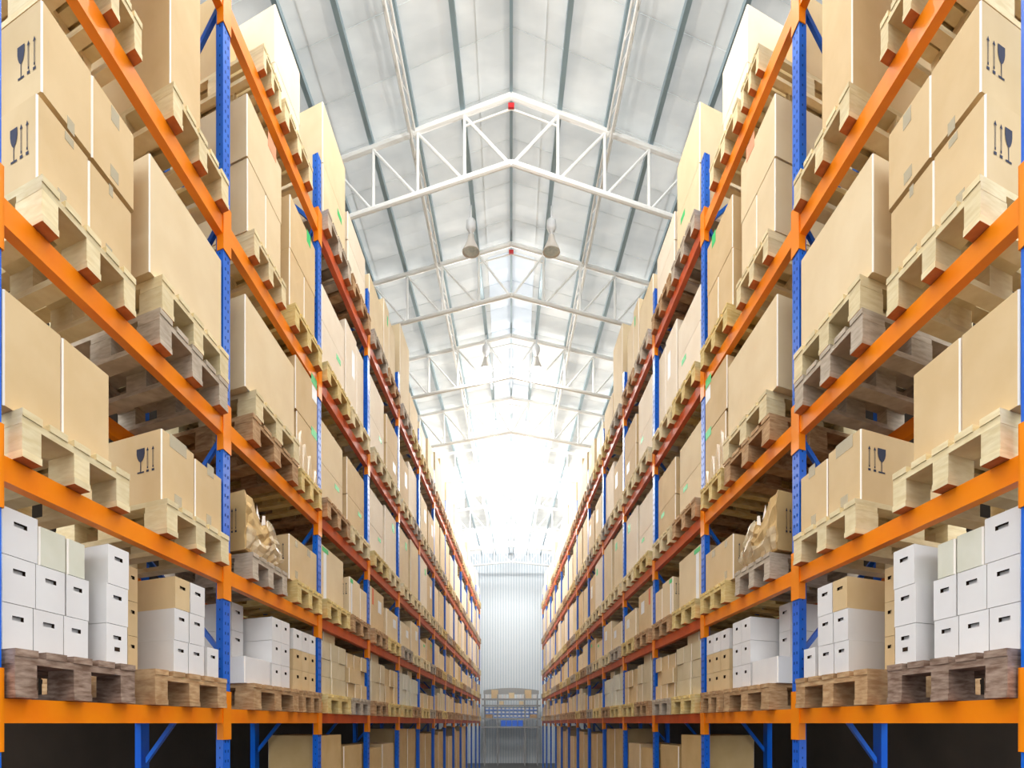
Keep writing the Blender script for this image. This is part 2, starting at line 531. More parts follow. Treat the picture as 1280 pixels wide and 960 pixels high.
def pallet_parts(sg, W, wood):
    key = (sg, round(W, 2), wood)
    if key in PCACHE: return PCACHE[key]
    D = PAL_D
    out = []
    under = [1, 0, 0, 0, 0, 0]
    bw, bd = 0.15 * W, 0.14
    def one(name, ds, dc, dz, mats, mis=None):
        m = MB(); m.box(0, ds, 0, dc, 0, dz, 0, mis)
        return m.build(name, sg, mats)
    m = MB(); m.box(0, bw, 0, 0.075, 0, 0.022, 0, under); m.box(0, bw, 0.075, D, 0, 0.022)  # front underside carries the painted beam glow
    bb = m.build('bottom_board', sg, [wood, 'wood_bounce'])
    bl = one('block', bw * 0.98, bd, 0.078, [wood])
    st = one('stringer_board', W, bd * 0.96, 0.022, [wood])
    dk = one('deck_board', W * 0.155, D, 0.022, [wood])
    for i in range(3):
        s = (0, (W - bw) / 2, W - bw)[i]
        out.append(('bottom_board', bb, (s, 0, 0)))
        for j in range(3):
            c = (0.004, (D - bd) / 2, D - bd - 0.004)[j]
            out.append(('block', bl, (s + 0.01 * bw, c, 0.022)))
    for j in range(3):
        out.append(('stringer_board', st, (0, (0.004, (D - bd) / 2, D - bd - 0.004)[j], 0.100)))
    for i in range(5):
        out.append(('deck_board', dk, (i * (W - W * 0.155) / 4, 0, 0.122)))
    PCACHE[key] = out
    return out

FCACHE = {}
def pallet_whole(sg, W, wood):
    key = (sg, round(W, 2), wood)
    if key in FCACHE: return FCACHE[key]
    m = MB(); D = PAL_D; bw, bd = 0.15 * W, 0.14
    for i in range(3):
        s = (0, (W - bw) / 2, W - bw)[i]
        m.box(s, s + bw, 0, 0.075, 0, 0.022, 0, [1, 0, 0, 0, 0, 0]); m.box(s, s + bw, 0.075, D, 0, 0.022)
        for c in (0.004, (D - bd) / 2, D - bd - 0.004):
            m.box(s, s + bw, c, c + bd, 0.022, 0.1)
    for c in (0.004, (D - bd) / 2, D - bd - 0.004):
        m.box(0, W, c, c + bd, 0.1, 0.122)
    for i in range(5):
        s = i * (W * 0.845) / 4
        m.box(s, s + W * 0.155, 0, D, 0.122, 0.144)
    FCACHE[key] = m.build('pallet', sg, [wood, 'wood_bounce'])
    return FCACHE[key]

WOODNAME = {'pine': 'pale pine', 'pine_yellow': 'yellow pine', 'pine_grey': 'weathered grey', 'pine_brown': 'brown', 'pine_dark': 'dark worn'}
def pallet(sn, sg, s, W, z, wood, where, detailed, c=-0.05, extra=''):
    loc = pos(sg, s, c, z + 0.002)
    lab = '%s pallet%s, %s, %s rack' % (WOODNAME[wood], extra, where, sn)
    W = round(W, 2)
    if detailed:
        r = link('pallet', None, loc)
        for nm, me, (a, b, d) in pallet_parts(sg, W, wood):
            link(nm, me, lin(sg, a, b, d), r)
    else:
        r = link('pallet', pallet_whole(sg, W, wood), loc)
    tag(r, lab, 'pallet', 'wooden pallets on the racks')
    return r

# ------------------------------------------------------------------ cartons
CCACHE = {}
def carton_mesh(sg, W, D, H, body, e=0.006):
    key = (sg, round(W, 3), round(D, 3), round(H, 3), body)
    if key in CCACHE: return CCACHE[key]
    m = MB()
    pts = [(e, 0), (W - e, 0), (W, e), (W, D - e), (W - e, D), (e, D), (0, D - e), (0, e)]
    m.prism(pts, 0, H, [0, 0, 0, 1, 0, 1, 0, 1, 0, 1])
    CCACHE[key] = m.build('carton', sg, [body, 'paper_edge'])
    return CCACHE[key]

def holed_mesh(sg, W, D, H, body, hole):
    """box whose aisle face carries a real hand hole"""
    key = (sg, round(W, 3), round(D, 3), round(H, 3), body, 'hole', hole)
    if key in CCACHE: return CCACHE[key]
    m = MB(); h0, h1, g0, g1 = hole
    xs = [0, W * h0, W * h1, W]; zs = [0, H * g0, H * g1, H]
    for i in range(3):
        for j in range(3):
            if i == 1 and j == 1: continue
            m.face([(xs[i], 0, zs[j]), (xs[i + 1], 0, zs[j]), (xs[i + 1], 0, zs[j + 1]), (xs[i], 0, zs[j + 1])])
    m.face([(W, 0, 0), (W, D, 0), (W, D, H), (W, 0, H)]); m.face([(W, D, 0), (0, D, 0), (0, D, H), (W, D, H)])
    m.face([(0, D, 0), (0, 0, 0), (0, 0, H), (0, D, H)]); m.face([(0, 0, H), (W, 0, H), (W, D, H), (0, D, H)])
    m.face([(0, 0, 0), (0, D, 0), (W, D, 0), (W, 0, 0)])
    body_me = m.build('archive_box', sg, [body])
    m = MB(); d = 0.03
    d = 0.016; a, b, p, q = xs[1], xs[2], zs[1], zs[2]
    m.face([(a, 0, p), (a, d, p), (a, d, q), (a, 0, q)]); m.face([(b, d, p), (b, 0, p), (b, 0, q), (b, d, q)])
    m.face([(a, d, q), (b, d, q), (b, 0, q), (a, 0, q)]); m.face([(a, 0, p), (b, 0, p), (b, d, p), (a, d, p)])
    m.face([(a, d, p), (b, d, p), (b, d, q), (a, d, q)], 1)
    hole_me = m.build('hand_hole', sg, ['hole_shade', body])
    CCACHE[key] = (body_me, hole_me)
    return CCACHE[key]

LOOK = {'kraft_cream': 'cream', 'kraft': 'tan', 'kraft_pale': 'pale tan', 'kraft_deep': 'deep tan', 'carton_white': 'white', 'carton_sage': 'pale sage', 'carton_buff': 'buff'}

def carton(sn, sg, s0, s1, z0, z1, body, where, c=0.0, D=0.62, extra='', noun='carton'):
    W, H = s1 - s0, z1 - z0
    o = link('carton', carton_mesh(sg, W, D, H, body), pos(sg, s0, c, z0))
    adj = ('tall ' if H > 1.3 * W else 'wide ' if W > 1.7 * H else '')
    tag(o, '%s%s %s%s, %s, %s rack' % (adj, LOOK[body], noun, extra, where, sn), 'carton', 'cartons on the pallet racks')
    o['dims'] = (W, D, H)
    return o

def archive(sn, sg, s0, s1, z0, z1, body, where, c=0.0, D=0.4, hole=(0.31, 0.69, 0.65, 0.75)):
    W, H = s1 - s0, z1 - z0
    if hole is None:
        o = link('storage_box', carton_mesh(sg, W, D, H, body, 0.003), pos(sg, s0, c, z0))
        return tag(o, '%s storage box, %s, %s rack' % (LOOK[body], where, sn), 'box', 'archive boxes on the lowest shelves')
    a, b = holed_mesh(sg, W, D, H, body, hole)
    o = link('archive_box', a, pos(sg, s0, c, z0))
    link('hand_hole', b, (0, 0, 0), o)['label'] = 'dark hand hole in the end'
    tag(o, '%s archive box, %s, %s rack' % (LOOK[body], where, sn), 'box', 'archive boxes on the lowest shelves')
    return o

def front_mark(o, sg, name, s0, s1, z0, z1, mt, label=None, t=0.0015, skew=0.0):
    """flat mark on the aisle face; numbers relative to the carton corner"""
    m = MB(); m.box(s0, s1, -t, -0.0002, z0, z1)
    q = link(name, m.build(name, sg, [mt]), (0, 0, 0), o)
    if label: q['label'] = label

def arrow_pts(c, z0, z1, w):
    return c, z0, z1, w

def fragile(o, sg, cg, ca, z0, z1, goblet=True, t=0.0015):
    """goblet and two upright arrows printed on the end face (plane s = 0); c grows away from the aisle"""
    h = z1 - z0
    if goblet:
        c0, c1 = cg
        w = c1 - c0; cm = (c0 + c1) / 2
        m = MB()
        def P(c, z): return (-t, c, z)
        def quad(a, b, zz0, zz1):
            m.face([P(b, zz0), P(a, zz0), P(a, zz1), P(b, zz1)])
        prof = [(0.50, 1.0), (0.50, 0.78), (0.42, 0.64), (0.26, 0.52), (0.06, 0.45)]
        for (r0, q0), (r1, q1) in zip(prof, prof[1:]):
            m.face([P(cm + r1 * w, z0 + q1 * h), P(cm - r1 * w, z0 + q1 * h), P(cm - r0 * w, z0 + q0 * h), P(cm + r0 * w, z0 + q0 * h)])
        quad(cm - 0.05 * w, cm + 0.05 * w, z0 + 0.05 * h, z0 + 0.45 * h)
        quad(cm - 0.42 * w, cm + 0.42 * w, z0, z0 + 0.06 * h)
        link('fragile_print', m.build('fragile_print', sg, ['ink']), (0, 0, 0), o)['label'] = 'dark goblet printed on the end face'
    c0, c1 = ca
    w = (c1 - c0) * 0.32
    for cm in (c0 + w / 2, c1 - w / 2):
        m = MB()
        def P(c, z): return (-t, c, z)
        def quad(a, b, zz0, zz1):
            m.face([P(b, zz0), P(a, zz0), P(a, zz1), P(b, zz1)])
        m.face([P(cm + w * 0.5, z0 + 0.86 * h), P(cm - w * 0.5, z0 + 0.86 * h), P(cm, z0 + h)])
        quad(cm + w * 0.1, cm + w * 0.22, z0 + 0.16 * h, z0 + 0.86 * h)
        quad(cm - w * 0.22, cm - w * 0.1, z0 + 0.16 * h, z0 + 0.86 * h)
        quad(cm - w * 0.22, cm + w * 0.22, z0 + 0.14 * h, z0 + 0.22 * h)
        quad(cm - w * 0.5, cm + w * 0.5, z0, z0 + 0.09 * h)
        link('arrow_print', m.build('arrow_print', sg, ['ink']), (0, 0, 0), o)

def px_front(o, sg, s0, z0, x0, x1, y0, y1, name, mt, label=None):
    a, b = s_of(x0), s_of(x1)
    sm = (a + b) / 2
    front_mark(o, sg, name, a - s0, b - s0, z_of(y1, sm) - z0, z_of(y0, sm) - z0, mt, label)

def px_fragile(o, sg, s0, z0, gx, ax, y0, y1):
    cg = (c_of(gx[1], s0), c_of(gx[0], s0)) if gx else None
    ca = (c_of(ax[1], s0), c_of(ax[0], s0))
    cm = (ca[0] + ca[1]) / 2
    fragile(o, sg, cg, ca, z_of(y1, s0, cm) - z0, z_of(y0, s0, cm) - z0, goblet=bool(gx))

L0, L1, L2, L3, L4 = [b[1] for b in BEAMS]

for sn, sg in SIDES:
    # ============ first bay (nearest)
    bay = 'first bay'
    def W_(place, pal, shelf, b=None):
        return '%s, %s pallet, %s, %s' % (place, pal, SHELF[shelf], b or bay)
    def P_(pal, shelf, b=None):
        return '%s place, %s, %s' % (pal, SHELF[shelf], b or bay)
    def pal(x0, x1, lv, wood, which, extra='', dz=0.0, b=None, det=True):
        a, e = clear_of_posts(s_of(x0), s_of(x1))
        return pallet(sn, sg, a, math.floor((e - a) * 100) / 100, BEAMS[lv][1] + dz, wood, P_(which, lv, b), det, extra=extra)
    def box(x0, x1, z0, z1, body, where, c=0.0, D=0.62, extra=''):
        a, e = clear_of_posts(s_of(x0, c), s_of(x1, c))
        return carton(sn, sg, a, e, z0, z1, body, where, c, D, extra)

    # top shelf, first bay: out of the frame upward except from below
    pallet(sn, sg, 1.95, 0.56, L4, 'pine', P_('near', 4), True)
    pallet(sn, sg, 2.58, 0.56, L4, 'pine', P_('far', 4), True)
    carton(sn, sg, 1.96, 2.49, L4 + PAL_H, L4 + 0.75, 'kraft_pale', W_('single', 'near', 4))
    carton(sn, sg, 2.59, 3.12, L4 + PAL_H, L4 + 0.80, 'kraft_pale', W_('single', 'far', 4))
    # fourth shelf
    pal(95, 168, 3, 'pine', 'near'); pal(207, 278, 3, 'pine', 'far')
    box(98, 164, L3 + PAL_H, 3.40, 'kraft', W_('single', 'near', 3))
    o = box(213, 251, L3 + PAL_H, 3.46, 'kraft', W_('single', 'far', 3), extra=' with dotted corner seam')
    # third shelf: two by two cartons, then a long carton on two stacked pallets
    pal(41, 160, 2, 'pine', 'near'); pal(190, 280, 2, 'pine_grey', 'far', ' under another'); pal(193, 280, 2, 'pine', 'far', ' on top of another', PAL_H)
    zb = L2 + PAL_H
    o = box(46, 111, zb, 1.970, 'kraft', W_('lower near', 'near', 2), D=0.4, extra=' with goblet print')
    px_fragile(o, sg, s_of(46), zb, (13, 22), (25, 36), 153, 196)
    px_front(o, sg, s_of(46), zb, 72, 83, 240, 256, 'tape', 'tape_clear'); px_front(o, sg, s_of(46), zb, 81, 92, 170, 180, 'tape', 'tape_clear')
    o = box(111, 165, zb, 1.970, 'kraft', W_('lower far', 'near', 2), D=0.4)
    px_front(o, sg, s_of(111), zb, 132, 140, 308, 326, 'tape', 'tape_clear'); px_front(o, sg, s_of(111), zb, 136, 141, 232, 245, 'tape', 'tape_clear')
    o = box(52, 115, 1.996, 2.285, 'kraft', W_('upper near', 'near', 2), D=0.4, extra=' with goblet print')
    px_fragile(o, sg, s_of(52), 1.996, (22, 31), (34, 45), 48, 90)
    px_front(o, sg, s_of(52), 1.996, 84, 93, 150, 166, 'tape', 'tape_clear')
    o = box(115, 168, 1.996, 2.285, 'kraft', W_('upper far', 'near', 2), D=0.4)
    px_front(o, sg, s_of(115), 1.996, 139, 149, 138, 157, 'tape', 'tape_clear'); px_front(o, sg, s_of(115), 1.996, 138, 148, 211, 226, 'tape', 'tape_clear')
    o = carton(sn, sg, s_of(187), 3.21, L2 + 2 * PAL_H, 2.315, 'kraft_pale', W_('single', 'doubled far', 2), extra=' with stapled corner')
    # second shelf
    pal(16, 152, 1, 'pine', 'near'); pal(199, 278, 1, 'pine', 'far')
    zb = L1 + PAL_H
    box(4, 77, zb, 1.272, 'kraft', W_('near', 'near', 1), D=0.4); box(78, 137, zb, 1.272, 'kraft', W_('far', 'near', 1), D=0.4)
    o = box(202, 243, zb, 1.236, 'kraft', W_('near', 'far', 1), extra=' with goblet print')
    px_fragile(o, sg, s_of(202), zb, (171, 181), (183, 193), 558, 589)
    px_front(o, sg, s_of(202), zb, 212, 233, 550, 566, 'tape', 'tape_clear'); px_front(o, sg, s_of(202), zb, 218, 227, 620, 635, 'tape', 'tape_clear')
    o = box(244, 279, zb, 1.222, 'kraft', W_('far', 'far', 1))
    px_front(o, sg, s_of(244), zb, 259, 267, 582, 596, 'tape', 'tape_clear'); px_front(o, sg, s_of(244), zb, 258, 264, 644, 658, 'tape', 'tape_clear')
    # lowest shelf: archive boxes
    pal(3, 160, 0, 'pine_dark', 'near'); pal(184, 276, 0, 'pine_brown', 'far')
    zb = L0 + PAL_H
    rows = ('bottom row', 'middle row', 'top row')
    hz = 0.1435
    def arch(x0, x1, r, body, where, c=0.0, D=0.3, h=hz, z=None, hole=(0.31, 0.69, 0.65, 0.75)):
        z = zb + r * h if z is None else z
        a, e = clear_of_posts(s_of(x0, c), s_of(x1, c))
        return archive(sn, sg, a, e, z, z + h - 0.002, body, where, c, D, hole)
    cb = 0.03
    for r in range(3):
        arch(3, 41 + 3 * r, r, 'carton_white', W_('%s, first column' % rows[r], 'near', 0), cb)
        if r < 2:
            arch(42 + 3 * r, 79 + 2 * r, r, 'carton_white', W_('%s, second column' % rows[r], 'near', 0), cb)
            arch(80 + 3 * r, 110 + r, r, 'carton_white', W_('%s, third column' % rows[r], 'near', 0), cb)
    o = arch(133, 159, 0, 'carton_white', W_('twin-holed bottom row, last column', 'near', 0), -0.02, hole=(0.32, 0.7, 0.62, 0.72))
    front_mark(o, sg, 'lower_hand_hole', 0.045, 0.075, 0.045, 0.06, 'hole_shade', 'small dark second hole near the bottom')
    arch(133, 160, 1, 'carton_white', W_('middle row, last column', 'near', 0), -0.02)
    arch(135, 161, 2, 'carton_white', W_('top row, last column', 'near', 0), -0.02)
    box(49, 83, zb + 2 * hz, zb + 2.86 * hz, 'carton_sage', W_('top row second column', 'near', 0), cb, 0.26)
    box(84.5, 107, zb + 2 * hz, zb + 2.84 * hz, 'carton_sage', W_('top row third column', 'near', 0), cb, 0.26)
    # behind the last column, tan boxes at the back of the far pallet
    for r in range(3):
        arch(160, 172, r, 'kraft', W_('%s at back' % rows[r], 'far', 0), 0.12, 0.3)
    for r in range(3):
        top = r == 2
        hh = 0.137
        arch(217 + r, 235 + r, r, 'kraft' if top else 'carton_white', W_('%s, near column' % rows[r], 'far', 0), -0.03, 0.4, h=hh)
        arch(236 + r, 255 + r * 0.5, r, 'carton_white', W_('%s, middle column' % rows[r], 'far', 0), -0.03, 0.4, h=hh)
    arch(259, 273, 0, 'carton_white', W_('bottom row, far column', 'far', 0), -0.03, 0.3, h=0.14)

    # ============ second bay
    bay = 'second bay'
    # top shelf
    pal(322, 345, 4, 'pine', 'near', b=bay); pal(349, 385, 4, 'pine', 'far', b=bay)
    carton(sn, sg, s_of(322), s_of(341), L4 + PAL_H, 4.30, 'kraft', W_('single', 'near', 4), c=0.3, D=0.4)
    zb = L4 + PAL_H
    box(344, 374, zb, 4.02, 'kraft_cream', W_('lower', 'far', 4)); box(344, 375, 4.026, 4.376, 'kraft_cream', W_('upper', 'far', 4))
    # fourth shelf
    pal(310, 351, 3, 'pine', 'near', b=bay); pal(362, 399, 3, 'pine_yellow', 'far', b=bay)
    zb = L3 + PAL_H
    box(309.5, 332, zb, 3.10, 'kraft_pale', W_('lower near', 'near', 3)); box(332.3, 351, zb, 3.10, 'kraft_pale', W_('lower far', 'near', 3))
    o = box(309, 352, 3.108, 3.45, 'kraft_pale', W_('upper', 'near', 3), extra=' with orange sticker')
    px_front(o, sg, s_of(309), 3.108, 335, 345, 175, 193, 'sticker', 'sticker_orange', 'faded orange sticker')
    box(362, 380, zb, 3.07, 'kraft', W_('lower near', 'far', 3)); box(380.3, 393.5, zb, 3.07, 'kraft', W_('lower far', 'far', 3))
    o = box(362.5, 394, 3.078, 3.42, 'kraft', W_('upper', 'far', 3), extra=' with green sticker')
    px_front(o, sg, s_of(362.5), 3.078, 383.5, 388, 291, 306, 'sticker', 'sticker_green', 'bright green sticker')
    # third shelf
    pal(308, 366, 2, 'pine_brown', 'near', ' under another', b=bay); pal(312, 368, 2, 'pine', 'near', ' on top of another', PAL_H, b=bay); pal(370, 404, 2, 'pine_yellow', 'far', b=bay)
    box(306.5, 368, L2 + 2 * PAL_H, 2.335, 'kraft_pale', W_('single', 'doubled near', 2))
    zb = L2 + PAL_H
    o = box(371, 402, zb, 2.08, 'kraft', W_('lower', 'far', 2), extra=' in crumpled wrap')
    px_front(o, sg, s_of(371), zb, 389, 396, 537, 547, 'sticker', 'sticker_green', 'bright green sticker')
    for q, (ds, dz, h) in enumerate(((0.02, 0.0, 0.30), (0.10, 0.02, 0.22), (0.2, 0.0, 0.2), (0.33, 0.0, 0.14))):
        m = MB(); m.face([(ds, -0.006, dz), (ds + 0.12, -0.012, dz), (ds + 0.06, -0.004, dz + h)]); m.face([(ds, -0.006, dz), (ds + 0.06, -0.004, dz + h), (ds - 0.02, -0.014, dz + h * 0.8)])
        link('wrap_fold', m.build('wrap_fold', sg, ['film_thin']), (0, 0, 0), o)
    o = box(369.5, 402, 2.088, 2.44, 'kraft', W_('upper', 'far', 2), extra=' with green sticker')
    px_front(o, sg, s_of(369.5), 2.088, 389, 396, 471, 482, 'sticker', 'sticker_green', 'bright green sticker')
    px_front(o, sg, s_of(369.5), 2.088, 390, 396, 485, 502, 'tag', 'sticker_white', 'white paper tag')
    # second shelf: torn wrapped carton, then a carton with arrows
    pal(308, 352, 1, 'pine_grey', 'near', b=bay); pal(365, 399, 1, 'pine_yellow', 'far', b=bay)
    zb = L1 + PAL_H
    s0, s1 = s_of(306), s_of(347)
    Wt = s1 - s0
    rt = random.Random(11)
    m = MB(); nx, nz = 12, 8
    top = [0.325, 0.315, 0.30, 0.275, 0.245, 0.215, 0.20, 0.215, 0.25, 0.235, 0.19, 0.15, 0.12]
    grid = []
    for i in range(nx + 1):
        col = []
        for j in range(nz + 1):
            cz = top[i] * j / nz
            col.append((Wt * i / nx, rt.uniform(-0.012, 0.012) - 0.02 * math.sin(3.1 * j / nz) * (0.3 + i / nx), cz))
        grid.append(col)
    for i in range(nx):
        for j in range(nz):
            m.face([grid[i][j], grid[i + 1][j], grid[i + 1][j + 1], grid[i][j + 1]])
    Dt = 0.6
    m.face([(0, Dt, 0), grid[0][0], *grid[0][1:], (0, Dt, 0.30)])
    for i in range(nx):
        m.face([grid[i][nz], grid[i + 1][nz], (Wt * (i + 1) / nx, Dt, top[i + 1] * 0.85), (Wt * i / nx, Dt, top[i] * 0.9)])
    m.face([*reversed(grid[nx]), (Wt, Dt, 0), (Wt, Dt, 0.1)][::-1])
    m.face([(0, 0, 0), (0, Dt, 0), (Wt, Dt, 0), (Wt, 0, 0)])
    o = link('torn_carton', m.build('torn_carton', sg, ['kraft_deep']), pos(sg, s0, 0, zb + 0.012))
    tag(o, 'torn sagging tan carton in crumpled film, second shelf, second bay, %s rack' % sn, 'carton', 'cartons on the pallet racks')
    fragile(o, sg, None, (c_of(296, s0), c_of(289, s0)), 0.10, 0.235, goblet=False)
    for nm, i0, i1, j0, j1 in (('film_sheet', 7, 12, 0, 8), ('film_band', 0, 8, 0, 3)):
        m = MB()
        def fp(i, j):
            p = grid[i][j]
            hh = math.sin(i * 12.9 + j * 78.2) * 43758.5; hh -= math.floor(hh)
            return (p[0], p[1] - 0.008 - 0.018 * hh, p[2] + 0.006)
        for i in range(i0, i1):
            for j in range(j0, j1):
                m.face([fp(i, j), fp(i + 1, j), fp(i + 1, j + 1), fp(i, j + 1)])
        link(nm, m.build(nm, sg, ['film']), (0, 0, 0), o)['label'] = 'crumpled clear wrapping film'
    for pts in ([grid[4][nz], grid[5][nz], (Wt * 0.45, 0.03, 0.30), (Wt * 0.40, 0.02, 0.31)], [grid[6][nz], grid[7][nz], (Wt * 0.575, 0.0, 0.265), (Wt * 0.53, 0.01, 0.26)]):
        m = MB(); m.face([(p[0], p[1] - 0.004, p[2]) for p in pts])
        link('torn_flap', m.build('torn_flap', sg, ['paper_edge']), (0, 0, 0), o)
    o = box(361.5, 396, zb, 1.222, 'kraft', W_('single', 'far', 1), extra=' with arrow print')
    s0 = s_of(361.5)
    px_fragile(o, sg, s0, zb, (343, 346), (348, 355), 679, 699)
    px_front(o, sg, s0, zb, 369, 372, 676, 684, 'tape', 'tape_clear'); px_front(o, sg, s0, zb, 384, 388, 688, 696, 'tape', 'tape_clear'); px_front(o, sg, s0, zb, 369, 372, 714, 723, 'tape', 'tape_clear')
    # lowest shelf
    pal(309, 367, 0, 'pine_brown', 'near', b=bay); pal(372, 416, 0, 'pine_brown', 'far', b=bay)
    zb = L0 + PAL_H
    hw = 0.141
    o = carton(sn, sg, s_of(306), s_of(338), zb, zb + 0.145, 'carton_white', W_('front low', 'near', 0), 0.0, 0.2)
    # set back near the post: cream boxes
    for r in range(3):
        archive(sn, sg, s_of(290, 0.22), s_of(304, 0.22), zb + r * 0.165, zb + r * 0.165 + 0.163, 'carton_white', W_('%s at back' % rows[r], 'near', 0), 0.22, 0.3)
    for r in range(3):
        for q, (xa, xb) in enumerate(((340, 351), (351.3, 362))):
            arch(xa, xb, r, 'carton_white', W_('%s, %s column' % (rows[r], ('near', 'far')[q]), 'near', 0), 0.0, 0.45, h=hw, hole=(0.42, 0.64, 0.62, 0.74))
        for q, (xa, xb) in enumerate(((366.5, 377), (377.3, 386), (386.3, 394.5), (394.8, 402))):
            arch(xa, xb, r, 'carton_white' if r == 2 else 'kraft', W_('%s, %s column' % (rows[r], ORD[q]), 'far', 0), 0.0, 0.3, h=hw * 0.96, hole=(0.4, 0.66, 0.6, 0.75))

    # ============ the remaining bays
    for k in range(2, 13):
        bay = ORD[k] + ' bay'
        sA = POST_S[k] + 0.09
        for lv in range(5):
            zt = BEAMS[lv][1]
            rr = random.Random(1000 * k + 17 * lv)
            for pn, so in (('near', 0.01), ('far', 0.69)):
                s = sA + so + rr.uniform(0, 0.025)
                Wp = 0.62 + rr.uniform(-0.015, 0.02)
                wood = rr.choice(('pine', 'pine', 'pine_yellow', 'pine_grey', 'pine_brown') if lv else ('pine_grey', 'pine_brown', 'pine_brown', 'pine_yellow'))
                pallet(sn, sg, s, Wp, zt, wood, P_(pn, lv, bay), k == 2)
                zb = zt + PAL_H
                if lv == 0:
                    if k < 5:
                        nr, nc = (3, 3) if k == 2 else (2, 3)
                        hh = 0.40 / nr * rr.uniform(0.9, 1.02)
                        body = rr.choice(('carton_sage', 'carton_buff', 'kraft'))
                        for r in range(nr):
                            for q in range(nc):
                                w = Wp / nc
                                archive(sn, sg, s + q * w + 0.004, s + (q + 1) * w - 0.004, zb + r * hh, zb + (r + 1) * hh - 0.003, body,
                                        W_('%s, %s column' % (('bottom row', 'middle row', 'top row')[r] if nr == 3 else ('bottom row', 'top row')[r], ORD[q]), pn, lv), rr.uniform(-0.01, 0.02), 0.4, None)
                        if rr.random() < 0.7:
                            a = s + rr.uniform(0.02, 0.25)
                            carton(sn, sg, a, a + 0.3, zb + nr * hh, zb + nr * hh + 0.1, 'carton_buff', W_('on top of rows', pn, lv), 0.05, 0.35)
                    else:
                        h = rr.uniform(0.22, 0.46)
                        nb = 1 if k > 7 else 2
                        for q in range(nb):
                            w = Wp / nb
                            carton(sn, sg, s + q * w + 0.006, s + (q + 1) * w - 0.006, zb, zb + h * rr.uniform(0.8, 1.0), rr.choice(('kraft', 'kraft', 'carton_buff', 'kraft_deep')), W_(('near', 'far')[q] if nb == 2 else 'single', pn, lv), 0.0, 0.5)
                    continue
                span = {1: (0.27, 0.42), 2: (0.6, 0.74), 3: (0.58, 0.8), 4: (0.45, 0.85)}[lv]
                h = rr.uniform(*span)
                if lv == 4 and k == 2: h = 0.84 if pn == 'near' else 0.56
                if lv == 4 and k == 4: h = 0.98 if pn == 'near' else 0.5
                body = rr.choice(('kraft', 'kraft_pale', 'kraft_pale', 'kraft_deep') if lv == 1 else ('kraft_pale', 'kraft_cream', 'kraft_cream', 'kraft'))
                if lv == 4: body = rr.choice(('kraft_cream', 'kraft_cream', 'kraft_pale'))
                setb = rr.uniform(-0.01, 0.03)
                if k <= 3:
                    style = rr.choice(('rows', 'cols', 'single')) if lv != 1 else rr.choice(('cols', 'single'))
                    if lv == 4 and k == 2: style = 'rows'
                    if style == 'rows':
                        zm = zb + h * rr.uniform(0.45, 0.6)
                        o = carton(sn, sg, s + 0.02, s + Wp - 0.02, zb, zm - 0.004, body, W_('lower', pn, lv), setb)
                        o2 = carton(sn, sg, s + 0.015, s + Wp - 0.02, zm, zb + h, body, W_('upper', pn, lv), setb)
                    elif style == 'cols':
                        sm_ = s + Wp * rr.uniform(0.4, 0.6)
                        o = carton(sn, sg, s + 0.01, sm_, zb, zb + h, body, W_('near', pn, lv), setb)
                        carton(sn, sg, sm_ + 0.006, s + Wp - 0.015, zb, zb + h * rr.uniform(0.88, 1.0), body, W_('far', pn, lv), setb)
                    else:
                        o = carton(sn, sg, s + 0.01, s + Wp - 0.02, zb, zb + h, body, W_('single', pn, lv), setb)
                else:
                    o = carton(sn, sg, s + 0.01, s + Wp - 0.02, zb, zb + h, body, W_('single', pn, lv), setb)
                if k < 6:
                    d = o['dims']
                    tk = rr.random()
                    if lv == 1 and k == 2:
                        fragile(o, sg, (0.09, 0.13), (0.03, 0.08), d[2] * 0.55, d[2] * 0.85, goblet=False)
                        front_mark(o, sg, 'label_strip', d[0] * 0.1, d[0] * 0.22, 0.02, d[2] - 0.05, 'sticker_white', 'white paper strip')
                        front_mark(o, sg, 'sticker', d[0] * 0.05, d[0] * 0.3, d[2] - 0.045, d[2] - 0.01, 'sticker_green', 'bright green sticker')
                    elif tk < 0.3:
                        front_mark(o, sg, 'sticker', d[0] * 0.62, d[0] * 0.82, d[2] * 0.75, d[2] * 0.88, 'sticker_green', 'bright green sticker')
                    elif tk < 0.6:
                        front_mark(o, sg, 'label_sheet', d[0] * 0.55, d[0] * 0.8, d[2] * 0.5, d[2] * 0.8, 'sticker_white', 'white paper label')
                    if lv == 1 and k == 3 and pn == 'near':
                        front_mark(o, sg, 'stripe', d[0] * 0.12, d[0] * 0.22, d[2] * 0.6, d[2] * 0.98, 'sticker_red', 'orange red stripe')

# goods standing on the floor under the lowest beams
for sn, sg in SIDES:
    for k in range(2, 10):
        for q, pn in enumerate(('near', 'far')):
            rr = random.Random(50 * k + q)
            s = POST_S[k] + 0.1 + 0.68 * q
            carton(sn, sg, s, s + 0.6, -EYE, -rr.uniform(0.06, 0.3), rr.choice(('kraft_deep', 'kraft_deep', 'kraft')), '%s place, floor below beams, %s bay' % (pn, ORD[k]), 0.04, 0.5)

# thin dust haze hanging in the far half of the hall
m = MB(); m.box(-4.5, 4.5, 5.0, BACK_Y - 0.05, 0.02, ROOF_Z + EYE - 0.2)
hz_m = bpy.data.materials.new('haze'); hz_m.use_nodes = True
nt = hz_m.node_tree; nt.nodes.clear()
vo = nt.nodes.new('ShaderNodeVolumeScatter'); vo.inputs['Density'].default_value = HAZE; vo.inputs['Anisotropy'].default_value = 0.2
ot = nt.nodes.new('ShaderNodeOutputMaterial'); nt.links.new(vo.outputs[0], ot.inputs['Volume'])
MATS['haze'] = hz_m
if HAZE > 0:
    hz_o = link('haze', m.build('haze', 1, ['haze'], True)); hz_o['kind'] = 'structure'

